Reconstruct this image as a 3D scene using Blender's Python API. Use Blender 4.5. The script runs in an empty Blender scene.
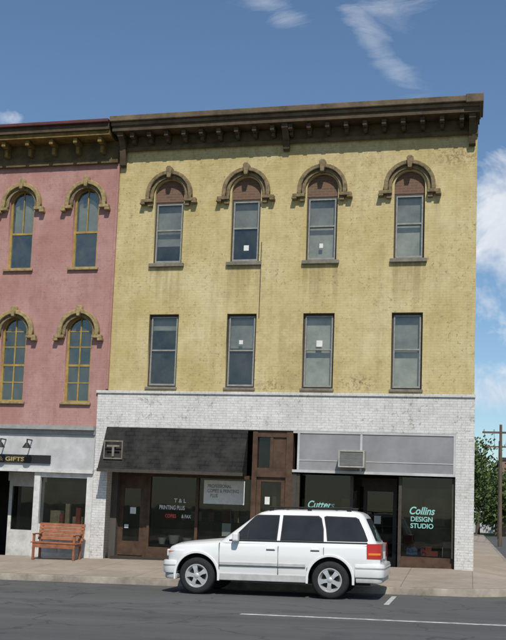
import bpy, bmesh, random
from math import *
from mathutils import Vector, Matrix
random.seed(7)
scene=bpy.context.scene
col=scene.collection

# ------------------------------------------------------------ helpers
def empty(name,loc=(0,0,0),rot=(0,0,0)):
    e=bpy.data.objects.new(name,None); e.empty_display_size=.3
    e.location=loc; e.rotation_euler=rot; col.objects.link(e); return e
def link(me,name,mat,parent,keep=True):
    o=bpy.data.objects.new(name,me); col.objects.link(o)
    if mat:
        me.materials.clear(); me.materials.append(mat)
    if parent:
        o.parent=parent
        if keep:
            M=Matrix.Translation(parent.location)@parent.rotation_euler.to_matrix().to_4x4()
            o.matrix_parent_inverse=M.inverted()
    return o
def mobj(name,v,f,mat,parent,keep=True,smooth=None):
    me=bpy.data.meshes.new(name); me.from_pydata([tuple(p) for p in v],[],f); me.update()
    bm=bmesh.new(); bm.from_mesh(me); bmesh.ops.recalc_face_normals(bm,faces=bm.faces); bm.to_mesh(me); bm.free()
    if smooth is not None:
        for p in me.polygons: p.use_smooth=True
        me.set_sharp_from_angle(angle=radians(smooth))
    return link(me,name,mat,parent,keep)
def boxes(name,bl,mat,parent,keep=True,bevel=0):
    bm=bmesh.new()
    for (x0,x1,y0,y1,z0,z1) in bl:
        r=bmesh.ops.create_cube(bm,size=1)
        bmesh.ops.scale(bm,vec=(abs(x1-x0),abs(y1-y0),abs(z1-z0)),verts=r['verts'])
        bmesh.ops.translate(bm,vec=((x0+x1)/2,(y0+y1)/2,(z0+z1)/2),verts=r['verts'])
    if bevel: bmesh.ops.bevel(bm,geom=bm.edges[:],offset=bevel,segments=2,affect='EDGES',profile=.5)
    me=bpy.data.meshes.new(name); bm.to_mesh(me); bm.free()
    return link(me,name,mat,parent,keep)
def box(name,x0,x1,y0,y1,z0,z1,mat,parent,keep=True,bevel=0):
    return boxes(name,[(x0,x1,y0,y1,z0,z1)],mat,parent,keep,bevel)
def curve_mesh(splines,ext,bev=0):
    cu=bpy.data.curves.new('tmp','CURVE'); cu.dimensions='2D'; cu.fill_mode='BOTH'; cu.extrude=ext
    cu.bevel_depth=bev; cu.bevel_resolution=1
    if bev: cu.offset=-bev; cu.extrude=max(ext-bev,.0005)
    for s in splines:
        sp=cu.splines.new('POLY'); sp.points.add(len(s)-1)
        for i,(a,b) in enumerate(s): sp.points[i].co=(a,b,0,1)
        sp.use_cyclic_u=True
    o=bpy.data.objects.new('tmp',cu); col.objects.link(o)
    dg=bpy.context.evaluated_depsgraph_get(); me=bpy.data.meshes.new_from_object(o.evaluated_get(dg))
    bpy.data.objects.remove(o); return me
def plate(name,outs,y0,y1,mat,parent,keep=True,bev=0):
    me=curve_mesh(outs,abs(y1-y0)/2,bev); yc=(y0+y1)/2
    for v in me.vertices:
        a,b,c=v.co; v.co=(a,yc-c,b)
    return link(me,name,mat,parent,keep)
def text(name,body,x,y,z,size,mat,parent,sx=1.0,align='LEFT',shear=0):
    cu=bpy.data.curves.new('t','FONT'); cu.body=body; cu.size=size; cu.extrude=.002; cu.align_x=align; cu.shear=shear; cu.offset=.004*size/.2
    o=bpy.data.objects.new('tmp',cu); col.objects.link(o)
    dg=bpy.context.evaluated_depsgraph_get(); me=bpy.data.meshes.new_from_object(o.evaluated_get(dg))
    bpy.data.objects.remove(o)
    for v in me.vertices:
        a,b,c=v.co; v.co=(x+a*sx,y-c,z+b)
    return link(me,name,mat,parent)
def rect(x0,x1,z0,z1): return [(x0,z0),(x1,z0),(x1,z1),(x0,z1)]
def arch(cx,hw,z0,zs,n=18,h=None):
    h=h or hw
    p=[(cx-hw,z0),(cx+hw,z0)]
    for i in range(n+1):
        a=pi*i/n; p.append((cx+hw*cos(a),zs+h*sin(a)))
    return p
def ring(cx,zc,ri,ro,leg=0,n=20,hi=None,ho=None):
    hi=hi or ri; ho=ho or ro
    p=[]
    if leg: p.append((cx+ro,zc-leg))
    for i in range(n+1):
        a=pi*i/n; p.append((cx+ro*cos(a),zc+ho*sin(a)))
    if leg: p+= [(cx-ro,zc-leg),(cx-ri,zc-leg)]
    for i in range(n,-1,-1):
        a=pi*i/n; p.append((cx+ri*cos(a),zc+hi*sin(a)))
    if leg: p.append((cx+ri,zc-leg))
    return p
def gz(x): return .022*(min(max(x,-26),8)+5.41)
cols=[-8.35,-6.145,-4.04,-1.72]
HWU=[.425,.41,.42,.40]

# ------------------------------------------------------------ materials
class NT:
    def __init__(s,name):
        s.m=bpy.data.materials.new(name); s.m.use_nodes=True; s.t=s.m.node_tree; s.n=s.t.nodes; s.l=s.t.links
        s.b=s.n['Principled BSDF']
        s.out=s.n['Material Output']
    def node(s,t,**k):
        n=s.n.new(t)
        for a,b in k.items(): setattr(n,a,b)
        return n
    def con(s,a,b): s.l.new(a,b)
    def coords(s):
        tc=s.node('ShaderNodeNewGeometry'); return tc.outputs['Position']
    def noise(s,vec,scale,detail=4,rough=.6,dist=0):
        n=s.node('ShaderNodeTexNoise'); n.inputs['Scale'].default_value=scale; n.inputs['Detail'].default_value=min(detail,5)
        n.inputs['Roughness'].default_value=rough; n.inputs['Distortion'].default_value=dist
        s.con(vec,n.inputs['Vector']); return n.outputs['Fac']
    def ramp(s,fac,a,b,c0=(0,0,0,1),c1=(1,1,1,1)):
        r=s.node('ShaderNodeValToRGB'); r.color_ramp.elements[0].position=a; r.color_ramp.elements[1].position=b
        r.color_ramp.elements[0].color=c0; r.color_ramp.elements[1].color=c1; s.con(fac,r.inputs['Fac']); return r.outputs['Color']
    def mix(s,fac,a,b,mode='MIX'):
        m=s.node('ShaderNodeMix',data_type='RGBA',blend_type=mode)
        for inp,v in ((m.inputs[0],fac),(m.inputs[6],a),(m.inputs[7],b)):
            if isinstance(v,(int,float)): inp.default_value=v
            elif isinstance(v,tuple): inp.default_value=(v[0],v[1],v[2],1)
            else: s.con(v,inp)
        return m.outputs[2]
    def math(s,op,a,b=0.,c=None):
        m=s.node('ShaderNodeMath',operation=op)
        for i,v in enumerate((a,b,c)):
            if v is None: continue
            if isinstance(v,(int,float)): m.inputs[i].default_value=v
            else: s.con(v,m.inputs[i])
        return m.outputs[0]
    def bump(s,h,strength=.3,dist=.02):
        b=s.node('ShaderNodeBump'); b.inputs['Strength'].default_value=strength; b.inputs['Distance'].default_value=dist
        s.con(h,b.inputs['Height']); s.con(b.outputs['Normal'],s.b.inputs['Normal'])
    def color(s,c):
        if isinstance(c,tuple): s.b.inputs['Base Color'].default_value=(c[0],c[1],c[2],1)
        else: s.con(c,s.b.inputs['Base Color'])
    def wallvec(s):
        g=s.coords(); sp=s.node('ShaderNodeSeparateXYZ'); s.con(g,sp.inputs[0])
        nn=s.node('ShaderNodeNewGeometry'); sn=s.node('ShaderNodeSeparateXYZ'); s.con(nn.outputs['True Normal'],sn.inputs[0])
        ax=s.math('ABSOLUTE',sn.outputs[0]); side=s.math('GREATER_THAN',ax,.7)
        u=s.node('ShaderNodeMix',data_type='FLOAT'); s.con(side,u.inputs[0]); s.con(sp.outputs[0],u.inputs[2]); s.con(sp.outputs[1],u.inputs[3])
        c=s.node('ShaderNodeCombineXYZ'); s.con(u.outputs[0],c.inputs[0]); s.con(sp.outputs[2],c.inputs[1]); return c.outputs[0],sp
    def brick(s,vec,c1,c2,mortar,w=.215,h=.075,ms=.010,bias=0.):
        b=s.node('ShaderNodeTexBrick'); b.inputs['Scale'].default_value=1; b.inputs['Brick Width'].default_value=w
        b.inputs['Row Height'].default_value=h; b.inputs['Mortar Size'].default_value=ms; b.inputs['Mortar Smooth'].default_value=.5
        b.inputs['Bias'].default_value=bias
        for k,v in (('Color1',c1),('Color2',c2),('Mortar',mortar)): b.inputs[k].default_value=(*v,1)
        s.con(vec,b.inputs['Vector']); return b
def mat(name,c,rough=.7,var=.25,scale=3.,metal=0.,bump=0.,bscale=40,spec=.3,coat=0.,dark=None):
    t=NT(name); g=t.coords()
    n=t.noise(g,scale,4,.65); f=t.ramp(n,.3,.72)
    d=dark or tuple(v*(1-var) for v in c); l=tuple(min(1,v*(1+var*.35)) for v in c)
    cc=t.mix(f,d,l); t.color(cc)
    t.b.inputs['Roughness'].default_value=rough; t.b.inputs['Metallic'].default_value=metal
    t.b.inputs['Specular IOR Level'].default_value=spec; t.b.inputs['Coat Weight'].default_value=coat
    if bump: t.bump(t.noise(g,bscale,2),bump,.01)
    return t.m
def painted_brick(name,base,fade,stain,loss,mortar_k=.72,lossamt=.62,ghost=None,top=None,bvar=.9,w=.205,h=.068,drips=None,spots=(),stainamt=.6,midamt=.5):
    t=NT(name); v,sp=t.wallvec(); g=t.coords()
    br=t.brick(v,(1,1,1),(bvar,)*3,(mortar_k,)*3,w,h,.009)
    big=t.ramp(t.noise(g,.6,5,.66),.38,.62)
    c=t.mix(big,base,fade)
    st=t.node('ShaderNodeMapping'); st.inputs['Scale'].default_value=(2.2,2.2,.20); t.con(g,st.inputs['Vector'])
    sn=t.noise(st.outputs[0],1.6,5,.72)
    streak=t.ramp(sn,.47,.72)
    c=t.mix(t.math('MULTIPLY',streak,stainamt),c,stain)
    mid=t.ramp(t.noise(g,3.1,5,.85),.50,.62)
    c=t.mix(t.math('MULTIPLY',mid,midamt),c,stain)
    if drips:
        tot=None
        for (cx,hw,zt,ln) in drips:
            a=t.math('LESS_THAN',t.math('ABSOLUTE',t.math('SUBTRACT',sp.outputs[0],cx)),hw)
            zz=t.math('MULTIPLY',t.math('SUBTRACT',zt,sp.outputs[2]),1/ln)
            q=t.math('MULTIPLY',t.math('MULTIPLY',a,t.math('GREATER_THAN',zz,0.)),t.math('MAXIMUM',t.math('SUBTRACT',1.,zz),0.))
            tot=q if tot is None else t.math('ADD',tot,q)
        c=t.mix(t.math('MULTIPLY',tot,t.math('MULTIPLY',t.ramp(sn,.38,.58),.6)),c,tuple(k*.75 for k in stain))
    if ghost:
        gx0,gx1,gz0,gz1=ghost
        a=t.math('MULTIPLY',t.math('GREATER_THAN',sp.outputs[0],gx0),t.math('LESS_THAN',sp.outputs[0],gx1))
        b=t.math('MULTIPLY',t.math('GREATER_THAN',sp.outputs[2],gz0),t.math('LESS_THAN',sp.outputs[2],gz1))
        gn=t.ramp(t.noise(g,2.6,4,.75),.38,.60)
        c=t.mix(t.math('MULTIPLY',t.math('MULTIPLY',a,b),t.math('MULTIPLY',gn,.5)),c,stain)
    fl=t.ramp(t.noise(g,8.5,5,.95),lossamt,lossamt+.035)
    zone=t.ramp(t.noise(g,.9,2,.5),.40,.58)
    c=t.mix(t.math('MULTIPLY',fl,t.math('ADD',t.math('MULTIPLY',zone,.6),.2)),c,loss)
    for (sx,sz,sr) in spots:
        dx=t.math('SUBTRACT',sp.outputs[0],sx); dz=t.math('MULTIPLY',t.math('SUBTRACT',sp.outputs[2],sz),2.2)
        d=t.math('SQRT',t.math('ADD',t.math('MULTIPLY',dx,dx),t.math('MULTIPLY',dz,dz)))
        k=t.math('MAXIMUM',t.math('SUBTRACT',1.,t.math('DIVIDE',d,sr)),0.)
        k=t.math('MULTIPLY',k,t.ramp(t.noise(g,9,4,.8),.50,.54)); c=t.mix(k,c,loss)
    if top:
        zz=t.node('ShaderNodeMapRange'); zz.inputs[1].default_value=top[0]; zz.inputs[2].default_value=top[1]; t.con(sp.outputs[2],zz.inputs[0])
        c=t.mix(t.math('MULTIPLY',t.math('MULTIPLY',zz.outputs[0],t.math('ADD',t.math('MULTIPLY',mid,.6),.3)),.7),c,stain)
    c=t.mix(1.,c,br.outputs['Color'],'MULTIPLY')
    t.color(c); t.b.inputs['Roughness'].default_value=.85; t.b.inputs['Specular IOR Level'].default_value=.2
    t.bump(br.outputs['Fac'],-.35,.006)
    return t.m
drp=[(cx,hw+.05,8.36,1.2) for cx,hw in zip(cols,HWU)]
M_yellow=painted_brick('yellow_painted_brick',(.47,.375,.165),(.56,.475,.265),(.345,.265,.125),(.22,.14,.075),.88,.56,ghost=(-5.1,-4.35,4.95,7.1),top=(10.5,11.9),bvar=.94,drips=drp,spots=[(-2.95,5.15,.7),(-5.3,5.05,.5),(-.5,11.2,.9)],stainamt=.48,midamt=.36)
M_pink=painted_brick('pink_painted_brick',(.35,.18,.155),(.42,.25,.225),(.27,.14,.12),(.20,.095,.075),.92,.58,bvar=.97,stainamt=.5)
M_white=painted_brick('white_painted_brick',(.58,.57,.54),(.66,.65,.63),(.43,.41,.375),(.28,.24,.20),.72,.56,stainamt=.45,midamt=.35)
M_side=painted_brick('side_brick',(.40,.29,.13),(.45,.34,.17),(.28,.2,.1),(.2,.1,.07),.7,.6)
t=NT('arch_infill_brick'); v,sp=t.wallvec(); br=t.brick(v,(.16,.085,.05),(.12,.065,.04),(.15,.11,.08)); t.color(br.outputs['Color']); t.b.inputs['Roughness'].default_value=.9; M_infill=t.m
M_hood=mat('weathered_hood_paint',(.225,.17,.092),.85,.6,9,bump=.6)
M_hoody=mat('yellow_hood_paint',(.34,.255,.12),.8,.5,9,bump=.5)
M_sill=mat('sill_stone',(.21,.19,.15),.85,.4,5,bump=.4)
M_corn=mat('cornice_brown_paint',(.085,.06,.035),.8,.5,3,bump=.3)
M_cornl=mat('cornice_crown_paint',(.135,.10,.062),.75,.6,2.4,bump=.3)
M_frieze=mat('frieze_paint',(.13,.095,.045),.85,.55,2.5,bump=.3)
M_mustard=mat('mustard_paint',(.34,.235,.07),.7,.4,5)
M_mustd=mat('dull_mustard_paint',(.20,.135,.04),.8,.5,4)
M_maroon=mat('maroon_paint',(.10,.035,.035),.6,.3,3)
M_roof=mat('tar_roof',(.05,.05,.05),.9,.3,1)
M_int=mat('interior_plaster',(.09,.08,.07),.9,.3,1)
M_intf=mat('interior_floorboards',(.045,.035,.028),.8,.3,2)
M_frame=mat('dark_wood_frame',(.06,.05,.04),.6,.3,8)
M_alu=mat('aluminium_storm_frame',(.27,.27,.24),.45,.3,10)
M_brown=mat('brown_shopfront_wood',(.085,.048,.028),.6,.45,4,bump=.2)
M_wfr=mat('white_wood_paint',(.60,.59,.56),.6,.3,4)
M_cream=mat('cream_panel_paint',(.48,.48,.475),.7,.3,1.5)
M_grey=mat('grey_transom_panel',(.26,.255,.26),.6,.3,.9)
M_black=mat('black_paint',(.02,.02,.02),.5,.2,5)
M_paper=mat('paper',(.66,.66,.63),.8,.15,9)
M_teal=mat('window_lettering_teal',(.25,.50,.45),.6,.1,5)
M_lwhite=mat('window_lettering_white',(.65,.65,.62),.6,.1,5)
M_lred=mat('window_lettering_red',(.60,.10,.07),.6,.1,5)
M_gold=mat('gold_lettering',(.40,.30,.12),.6,.2,5)
M_curt=mat('window_blind',(.24,.24,.215),.9,.4,2.5)
M_curtl=mat('pale_window_blind',(.40,.385,.34),.9,.35,2.5)
M_bench=mat('bench_wood',(.30,.115,.055),.6,.4,7)
M_metal=mat('painted_metal',(.30,.30,.29),.5,.2,6)
M_ac=mat('ac_casing',(.36,.35,.31),.6,.3,6)
M_goodr=mat('shop_goods_red',(.30,.06,.04),.7,.4,6)
M_goodb=mat('shop_goods_blue',(.06,.12,.25),.7,.4,6)
M_goodg=mat('shop_goods_tan',(.35,.28,.18),.7,.4,6)
def glass(name,refl=1.0,tint=(.55,.6,.6),dustk=.1,rough=.02,gc=(.85,.87,.84)):
    t=NT(name); t.n.remove(t.b)
    tr=t.node('ShaderNodeBsdfTransparent'); tr.inputs[0].default_value=(*tint,1)
    gl=t.node('ShaderNodeBsdfGlossy'); gl.inputs['Roughness'].default_value=rough; gl.inputs['Color'].default_value=(*gc,1)
    ge=t.node('ShaderNodeNewGeometry'); dt=t.node('ShaderNodeVectorMath',operation='DOT_PRODUCT'); t.con(ge.outputs['Incoming'],dt.inputs[0]); t.con(ge.outputs['True Normal'],dt.inputs[1])
    om=t.math('SUBTRACT',1.,t.math('ABSOLUTE',dt.outputs['Value']))
    f=t.math('MINIMUM',t.math('MULTIPLY',t.math('ADD',t.math('MULTIPLY',t.math('POWER',om,5.),.95),.045),refl),1.)
    g=t.coords(); n=t.noise(g,1.2,2); bp=t.node('ShaderNodeBump'); bp.inputs['Strength'].default_value=.08; bp.inputs['Distance'].default_value=.02
    t.con(n,bp.inputs['Height']); t.con(bp.outputs[0],gl.inputs['Normal'])
    df=t.node('ShaderNodeBsdfDiffuse'); df.inputs[0].default_value=(.30,.30,.26,1)
    ms=t.node('ShaderNodeMixShader'); t.con(f,ms.inputs[0]); t.con(tr.outputs[0],ms.inputs[1]); t.con(gl.outputs[0],ms.inputs[2])
    m2=t.node('ShaderNodeMixShader'); dust=t.math('MULTIPLY',t.ramp(t.noise(g,1.7,4,.7),.3,.75),dustk)
    t.con(dust,m2.inputs[0]); t.con(ms.outputs[0],m2.inputs[1]); t.con(df.outputs[0],m2.inputs[2])
    t.con(m2.outputs[0],t.out.inputs[0]); return t.m
M_glass=glass('window_glass',2.2,(.82,.85,.81),.16)
M_shop=glass('shop_glass',.9,(.46,.49,.48),.035)
t=NT('awning_shingles'); g=t.coords(); v,sp=t.wallvec()
br=t.brick(v,(.026,.025,.024),(.018,.018,.018),(.010,.010,.010),.25,.11,.010)
c=t.mix(t.ramp(t.noise(g,2.5,5),.4,.7),br.outputs['Color'],(.042,.040,.037)); t.color(c); t.b.inputs['Roughness'].default_value=.95
t.b.inputs['Specular IOR Level'].default_value=.1
t.bump(br.outputs['Fac'],-.3,.01); M_awn=t.m
# asphalt
t=NT('asphalt'); g=t.coords()
mp=t.node('ShaderNodeMapping'); mp.inputs['Scale'].default_value=(.06,.7,1); t.con(g,mp.inputs['Vector'])
c=t.mix(t.ramp(t.noise(mp.outputs[0],1,5),.35,.7),(.072,.072,.071),(.108,.108,.105))
c=t.mix(t.math('MULTIPLY',t.ramp(t.noise(g,60,3,.8),.45,.75),.4),c,(.17,.17,.16))
c=t.mix(t.math('MULTIPLY',t.ramp(t.noise(g,.7,5,.7),.56,.66),.45),c,(.05,.05,.05))
vo=t.node('ShaderNodeTexVoronoi',feature='DISTANCE_TO_EDGE'); vo.inputs['Scale'].default_value=.35
nz=t.node('ShaderNodeTexNoise'); nz.inputs['Scale'].default_value=1.2; t.con(g,nz.inputs['Vector'])
vm=t.node('ShaderNodeVectorMath',operation='ADD'); t.con(g,vm.inputs[0]); t.con(nz.outputs['Color'],vm.inputs[1]); t.con(vm.outputs[0],vo.inputs['Vector'])
crk=t.ramp(vo.outputs['Distance'],0.,.012,(1,1,1,1),(0,0,0,1))
c=t.mix(t.math('MULTIPLY',crk,.5),c,(.03,.03,.03))
t.color(c); t.b.inputs['Roughness'].default_value=.9; t.b.inputs['Specular IOR Level'].default_value=.2; t.bump(t.noise(g,90,2),.4,.01); M_asph=t.m
# concrete pavement
t=NT('pavement_concrete'); g=t.coords()
br=t.brick(g,(1,1,1),(.88,.88,.88),(.5,.5,.5),1.5,1.45,.012); br.offset=0
c=t.mix(t.ramp(t.noise(g,.8,5,.7),.35,.7),(.275,.225,.17),(.37,.31,.25))
c=t.mix(t.math('MULTIPLY',t.ramp(t.noise(g,5,5,.75),.52,.70),.45),c,(.18,.145,.11))
c=t.mix(1.,c,br.outputs['Color'],'MULTIPLY'); t.color(c); t.b.inputs['Roughness'].default_value=.9; t.bump(t.noise(g,50,2),.3,.01); M_pave=t.m
M_curb=mat('kerb_concrete',(.30,.265,.215),.9,.5,2,bump=.3)
M_line=mat('road_paint',(.52,.52,.48),.8,.6,7)
M_earth=mat('ground_earth',(.11,.12,.06),.95,.4,.2)
M_pole=mat('utility_pole_wood',(.13,.10,.075),.9,.3,4)
t=NT('distant_brick'); v,sp=t.wallvec(); br=t.brick(v,(.26,.13,.085),(.20,.1,.07),(.25,.2,.16)); t.color(br.outputs['Color']); M_brk=t.m
t=NT('foliage'); g=t.coords(); c=t.mix(t.ramp(t.noise(g,1.1,3),.35,.65),(.035,.06,.015),(.09,.13,.03)); t.color(c); t.b.inputs['Roughness'].default_value=.7; M_leaf=t.m

# ------------------------------------------------------------ ground, roads, pavement
def strip(name,xs,y0,y1,dz,mat_,ysub=1):
    v=[];f=[]
    for i,x in enumerate(xs):
        v+=[(x,y0,gz(x)+dz),(x,y1,gz(x)+dz)]
        if i: a=2*i-2; f.append((a,a+2,a+3,a+1))
    return mobj(name,v,f,mat_,None)
XS=[-2500,-26,-15,-8,0,8,2500]
strip('ground',XS,-2500,2500,-.012,M_earth)
strip('main_street',[-300,-26,-15,-8,0,8,300],-24.5,-4.25,0,M_asph)
mobj('side_street',[(1.28,-4.25,gz(1.28)-.004),(9.5,-4.25,gz(8)-.004),(9.5,75,gz(8)-.004),(1.28,75,gz(1.28)-.004)],[(0,1,2,3)],M_asph,None)
P=[]
for x in [-60,-26,-20,-14,-8,-4,-2,-1]:
    P.append(((x,-4.3),(min(x,-.3),.12)))
for i in range(1,11):
    a=-pi/2+pi/2*i/10; P.append(((-1+2.3*cos(a),-2+2.3*sin(a)),(-.3+.2*i/10,.12+.05*i)))
for y in [2,10,30,74]: P.append(((1.3,y),(-.1,y)))
def pave(P,name):
    v=[];f=[];kv=[];kf=[]
    for i,((cx,cy),(ix,iy)) in enumerate(P):
        d=Vector((ix-cx,iy-cy)).normalized(); 
        kx,ky=cx+d.x*.16,cy+d.y*.16
        zc=gz(cx)+.15; zi=gz(ix)+.36
        if cy>2: zi=gz(ix)+.2
        v+=[(ix,iy,zi),(kx,ky,zc+.002)]
        kv+=[(kx,ky,zc),(cx+d.x*.02,cy+d.y*.02,zc),(cx,cy,zc-.02),(cx,cy,gz(cx)-.1)]
        if i:
            a=2*i-2; f.append((a,a+1,a+3,a+2))
            b=4*i-4
            for k in range(3): kf.append((b+k,b+k+1,b+k+5,b+k+4))
    mobj(name,v,f,M_pave,None); mobj('kerb',kv,kf,M_curb,None,smooth=50)
pave(P,'pavement')
strip('pavement',[-300,-26,-15,-8,0,8,300],-36,-24.5,.14,M_pave)
mobj('pavement',[(9.5,-4.3,gz(8)+.14),(60,-4.3,gz(8)+.14),(60,40,gz(8)+.14),(9.5,40,gz(8)+.14)],[(0,1,2,3)],M_pave,None)
def line(x0,x1,y0,y1,n=6):
    xs=[x0+(x1-x0)*i/n for i in range(n+1)]; strip('road_marking',xs,y0,y1,.004,M_line)
line(-3.7,12,-9.95,-9.78)
line(-1.62,-1.52,-7.0,-4.9,1)
line(-40,-22,-14.2,-14.08)

# ------------------------------------------------------------ YELLOW BUILDING
B=empty('yellow_brick_building',(-5,0,.2))
XL=-9.88
holes=[]
for cx,hw in zip(cols,HWU):
    holes.append(arch(cx,hw,8.45,10.44)); holes.append(rect(cx-hw,cx+hw,4.99,7.02))
plate('front_wall',[rect(XL,0,4.86,11.95)]+holes,0,.35,M_yellow,B)
plate('shopfront_brickwork',[[(-10.16,-.4),(-9.76,-.4),(-9.76,3.86),(-.44,3.86),(-.44,-.2),(.02,-.2),(.02,4.86),(-10.16,4.86)]],-.035,.36,M_white,B)
box('band_ledge',-10.2,.04,-.075,-.036,4.80,4.87,M_white,B)
boxes('side_wall',[(-.33,-.002,.352,20,4.87,11.7),(-.33,-.002,.362,20,-.5,4.868)],M_side,B)
box('party_wall',XL+.002,XL+.3,.37,20,-.5,11.7,M_int,B)
box('back_wall',XL,-.001,20.0,20.3,-.5,11.9,M_side,B)
box('roof_deck',XL+.3,-.335,.36,20,11.3,11.45,M_roof,B)
boxes('floor_slabs',[(XL+.3,-.335,.37,19.99,4.2,4.45),(XL+.3,-.335,.37,19.99,7.6,7.85),(XL+.3,-.335,.0,19.99,.05,.34)],M_intf,B)
boxes('interior_partitions',[(XL+.3,-.335,4.5,4.6,4.46,7.59),(XL+.3,-.335,3.5,3.6,7.86,11.29),(XL+.3,-.335,4.8,4.9,.35,4.19)],M_int,B)
boxes('interior_cross_walls',[(-5.2,-5.1,.38,4.79,.35,4.19),(-7.2,-7.1,.38,4.4,4.46,7.59),(-5.1,-5.0,.38,3.4,7.86,11.29),(-2.9,-2.8,.38,4.4,4.46,7.59)],M_int,B)
fr=[];al=[];gl=[];sill=[]
def sash(cx,hw,z0,z1,zm):
    y=.11
    fr.extend([(cx-hw,cx-hw+.05,y,y+.12,z0,z1),(cx+hw-.05,cx+hw,y,y+.12,z0,z1),(cx-hw+.05,cx+hw-.05,y,y+.12,z1-.06,z1),(cx-hw+.05,cx+hw-.05,y,y+.12,z0,z0+.05)])
    a=hw-.05; b=a-.035
    al.extend([(cx-a,cx-b,y-.02,y+.05,z0+.05,z1-.06),(cx+b,cx+a,y-.02,y+.05,z0+.05,z1-.06),(cx-b,cx+b,y-.02,y+.05,z1-.095,z1-.06),(cx-b,cx+b,y-.02,y+.05,z0+.05,z0+.10),(cx-b,cx+b,y-.025,y+.055,zm-.02,zm+.02)])
    gl.append((cx-b,cx+b,y+.02,z0+.10,z1-.095))
for i,(cx,hw) in enumerate(zip(cols,HWU)):
    sash(cx,hw,8.45,10.24,9.42); sash(cx,hw,4.99,7.02,6.02 if i<2 else 6.05)
    sill.append((cx-hw-.08,cx+hw+.08,-.09,.34,8.35,8.452)); sill.append((cx-hw-.03,cx+hw+.03,-.04,.34,4.92,4.992))
boxes('window_frames',fr,M_frame,B); boxes('storm_sashes',al,M_alu,B); boxes('window_sills',sill,M_sill,B,bevel=.012)
v=[];f=[]
for (a,b,y,z0,z1) in gl:
    k=len(v); v+=[(a,y,z0),(b,y,z0),(b,y,z1),(a,y,z1)]; f.append((k,k+1,k+2,k+3))
me=bpy.data.meshes.new('g'); me.from_pydata(v,[],f); link(me,'window_panes',M_glass,B)
for cx,hw in zip(cols,HWU):
    pts=[(cx+hw*cos(a),10.44+hw*sin(a)) for a in [pi*i/18 for i in range(19)]]
    plate('arch_infill',[[(cx-hw,10.242),(cx+hw,10.242)]+pts],.10,.3,M_infill,B)
for cx in cols:
    plate('hood_mould_outer',[ring(cx,10.42,.56,.67,.14)],-.16,.0,M_hood,B,bev=.015)
    plate('hood_mould_inner',[ring(cx,10.42,.46,.558,.12)],-.08,.0,M_hood,B,bev=.012)
    k=[(cx-.055,10.86),(cx+.055,10.86),(cx+.09,11.15),(cx+.04,11.20),(cx-.04,11.20),(cx-.09,11.15)]
    plate('hood_keystone',[k],-.22,.001,M_hood,B,bev=.015)
    bl=[]
    for s in (-1,1):
        a=sorted((cx+s*.46,cx+s*.80)); bl.append((a[0],a[1],-.17,.0,10.19,10.28))
        a=sorted((cx+s*.68,cx+s*.82)); bl.append((a[0],a[1],-.18,.0,10.13,10.188))
        a=sorted((cx+s*.47,cx+s*.60)); bl.append((a[0],a[1],-.11,.0,10.08,10.188))
    boxes('hood_label_stops',bl,M_hood,B,bevel=.012)
bl=[];bp=[]
def blind(lst,i,z0,z1,y=.235): lst.append((cols[i]-HWU[i]+.055,cols[i]+HWU[i]-.055,y,y+.01,z0,z1))
blind(bl,0,9.0,10.15); blind(bl,1,9.45,10.15); blind(bp,2,8.52,9.4); blind(bl,2,9.42,10.15); blind(bp,3,8.52,9.4); blind(bl,3,9.42,10.15)
blind(bp,2,5.06,6.95); blind(bp,3,5.06,5.98); blind(bl,3,6.0,6.95); blind(bl,0,6.6,6.95); blind(bl,1,6.1,6.95)
boxes('window_blinds',bl,M_curt,B); boxes('window_blinds_pale',bp,M_curtl,B)
boxes('window_notices',[(-6.19,-6.05,.118,.121,8.80,8.95),(-4.10,-4.0,.118,.121,8.83,8.95),(-6.22,-6.11,.118,.121,6.20,6.31),(-4.10,-3.94,.118,.121,6.13,6.30)],M_paper,B)
# cornice
boxes('cornice_crown',[(-10.0,.12,-.72,.36,12.38,12.54),(-9.98,.08,-.64,.35,12.28,12.379)],M_cornl,B,bevel=.02)
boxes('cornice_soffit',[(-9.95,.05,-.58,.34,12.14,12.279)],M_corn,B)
boxes('cornice_frieze',[(-9.9,.015,-.06,.34,11.80,12.139),(-9.9,.02,-.10,-.062,11.72,11.82)],M_frieze,B)
mod=[];n=19
for i in range(n):
    x=-9.4+i*(9.0/(n-1)); mod.append((x-.06,x+.06,-.48,-.061,11.98,12.138)); mod.append((x-.05,x+.05,-.30,-.062,11.88,11.979))
boxes('cornice_modillions',mod,M_corn,B,bevel=.015)
for x in (-9.74,-5.05,-.13):
    zb=11.25 if x<-9 else (11.5 if x<-1 else 11.4)
    pts=[(-.06,zb),(-.06,12.139),(-.52,12.139),(-.5,12.02),(-.36,11.95),(-.26,11.8),(-.2,zb+.25),(-.15,zb+.05)]
    w=.085; vv=[(x-w,a,b) for a,b in pts]+[(x+w,a,b) for a,b in pts]; m=len(pts)
    mobj('cornice_bracket',vv,[tuple(range(m)),tuple(range(2*m-1,m-1,-1))]+[(i,(i+1)%m,m+(i+1)%m,m+i) for i in range(m)],M_corn,B)
boxes('cornice_end_block',[(-.30,.14,-.74,.37,12.34,12.57)],M_cornl,B,bevel=.02)
boxes('conduit',[(-5.675,-5.66,-.02,.001,6.9,9.0)],M_frame,B)
boxes('downpipe',[(-9.93,-9.86,-.09,-.02,4.9,11.3)],M_pink,B,bevel=.015)

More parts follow.
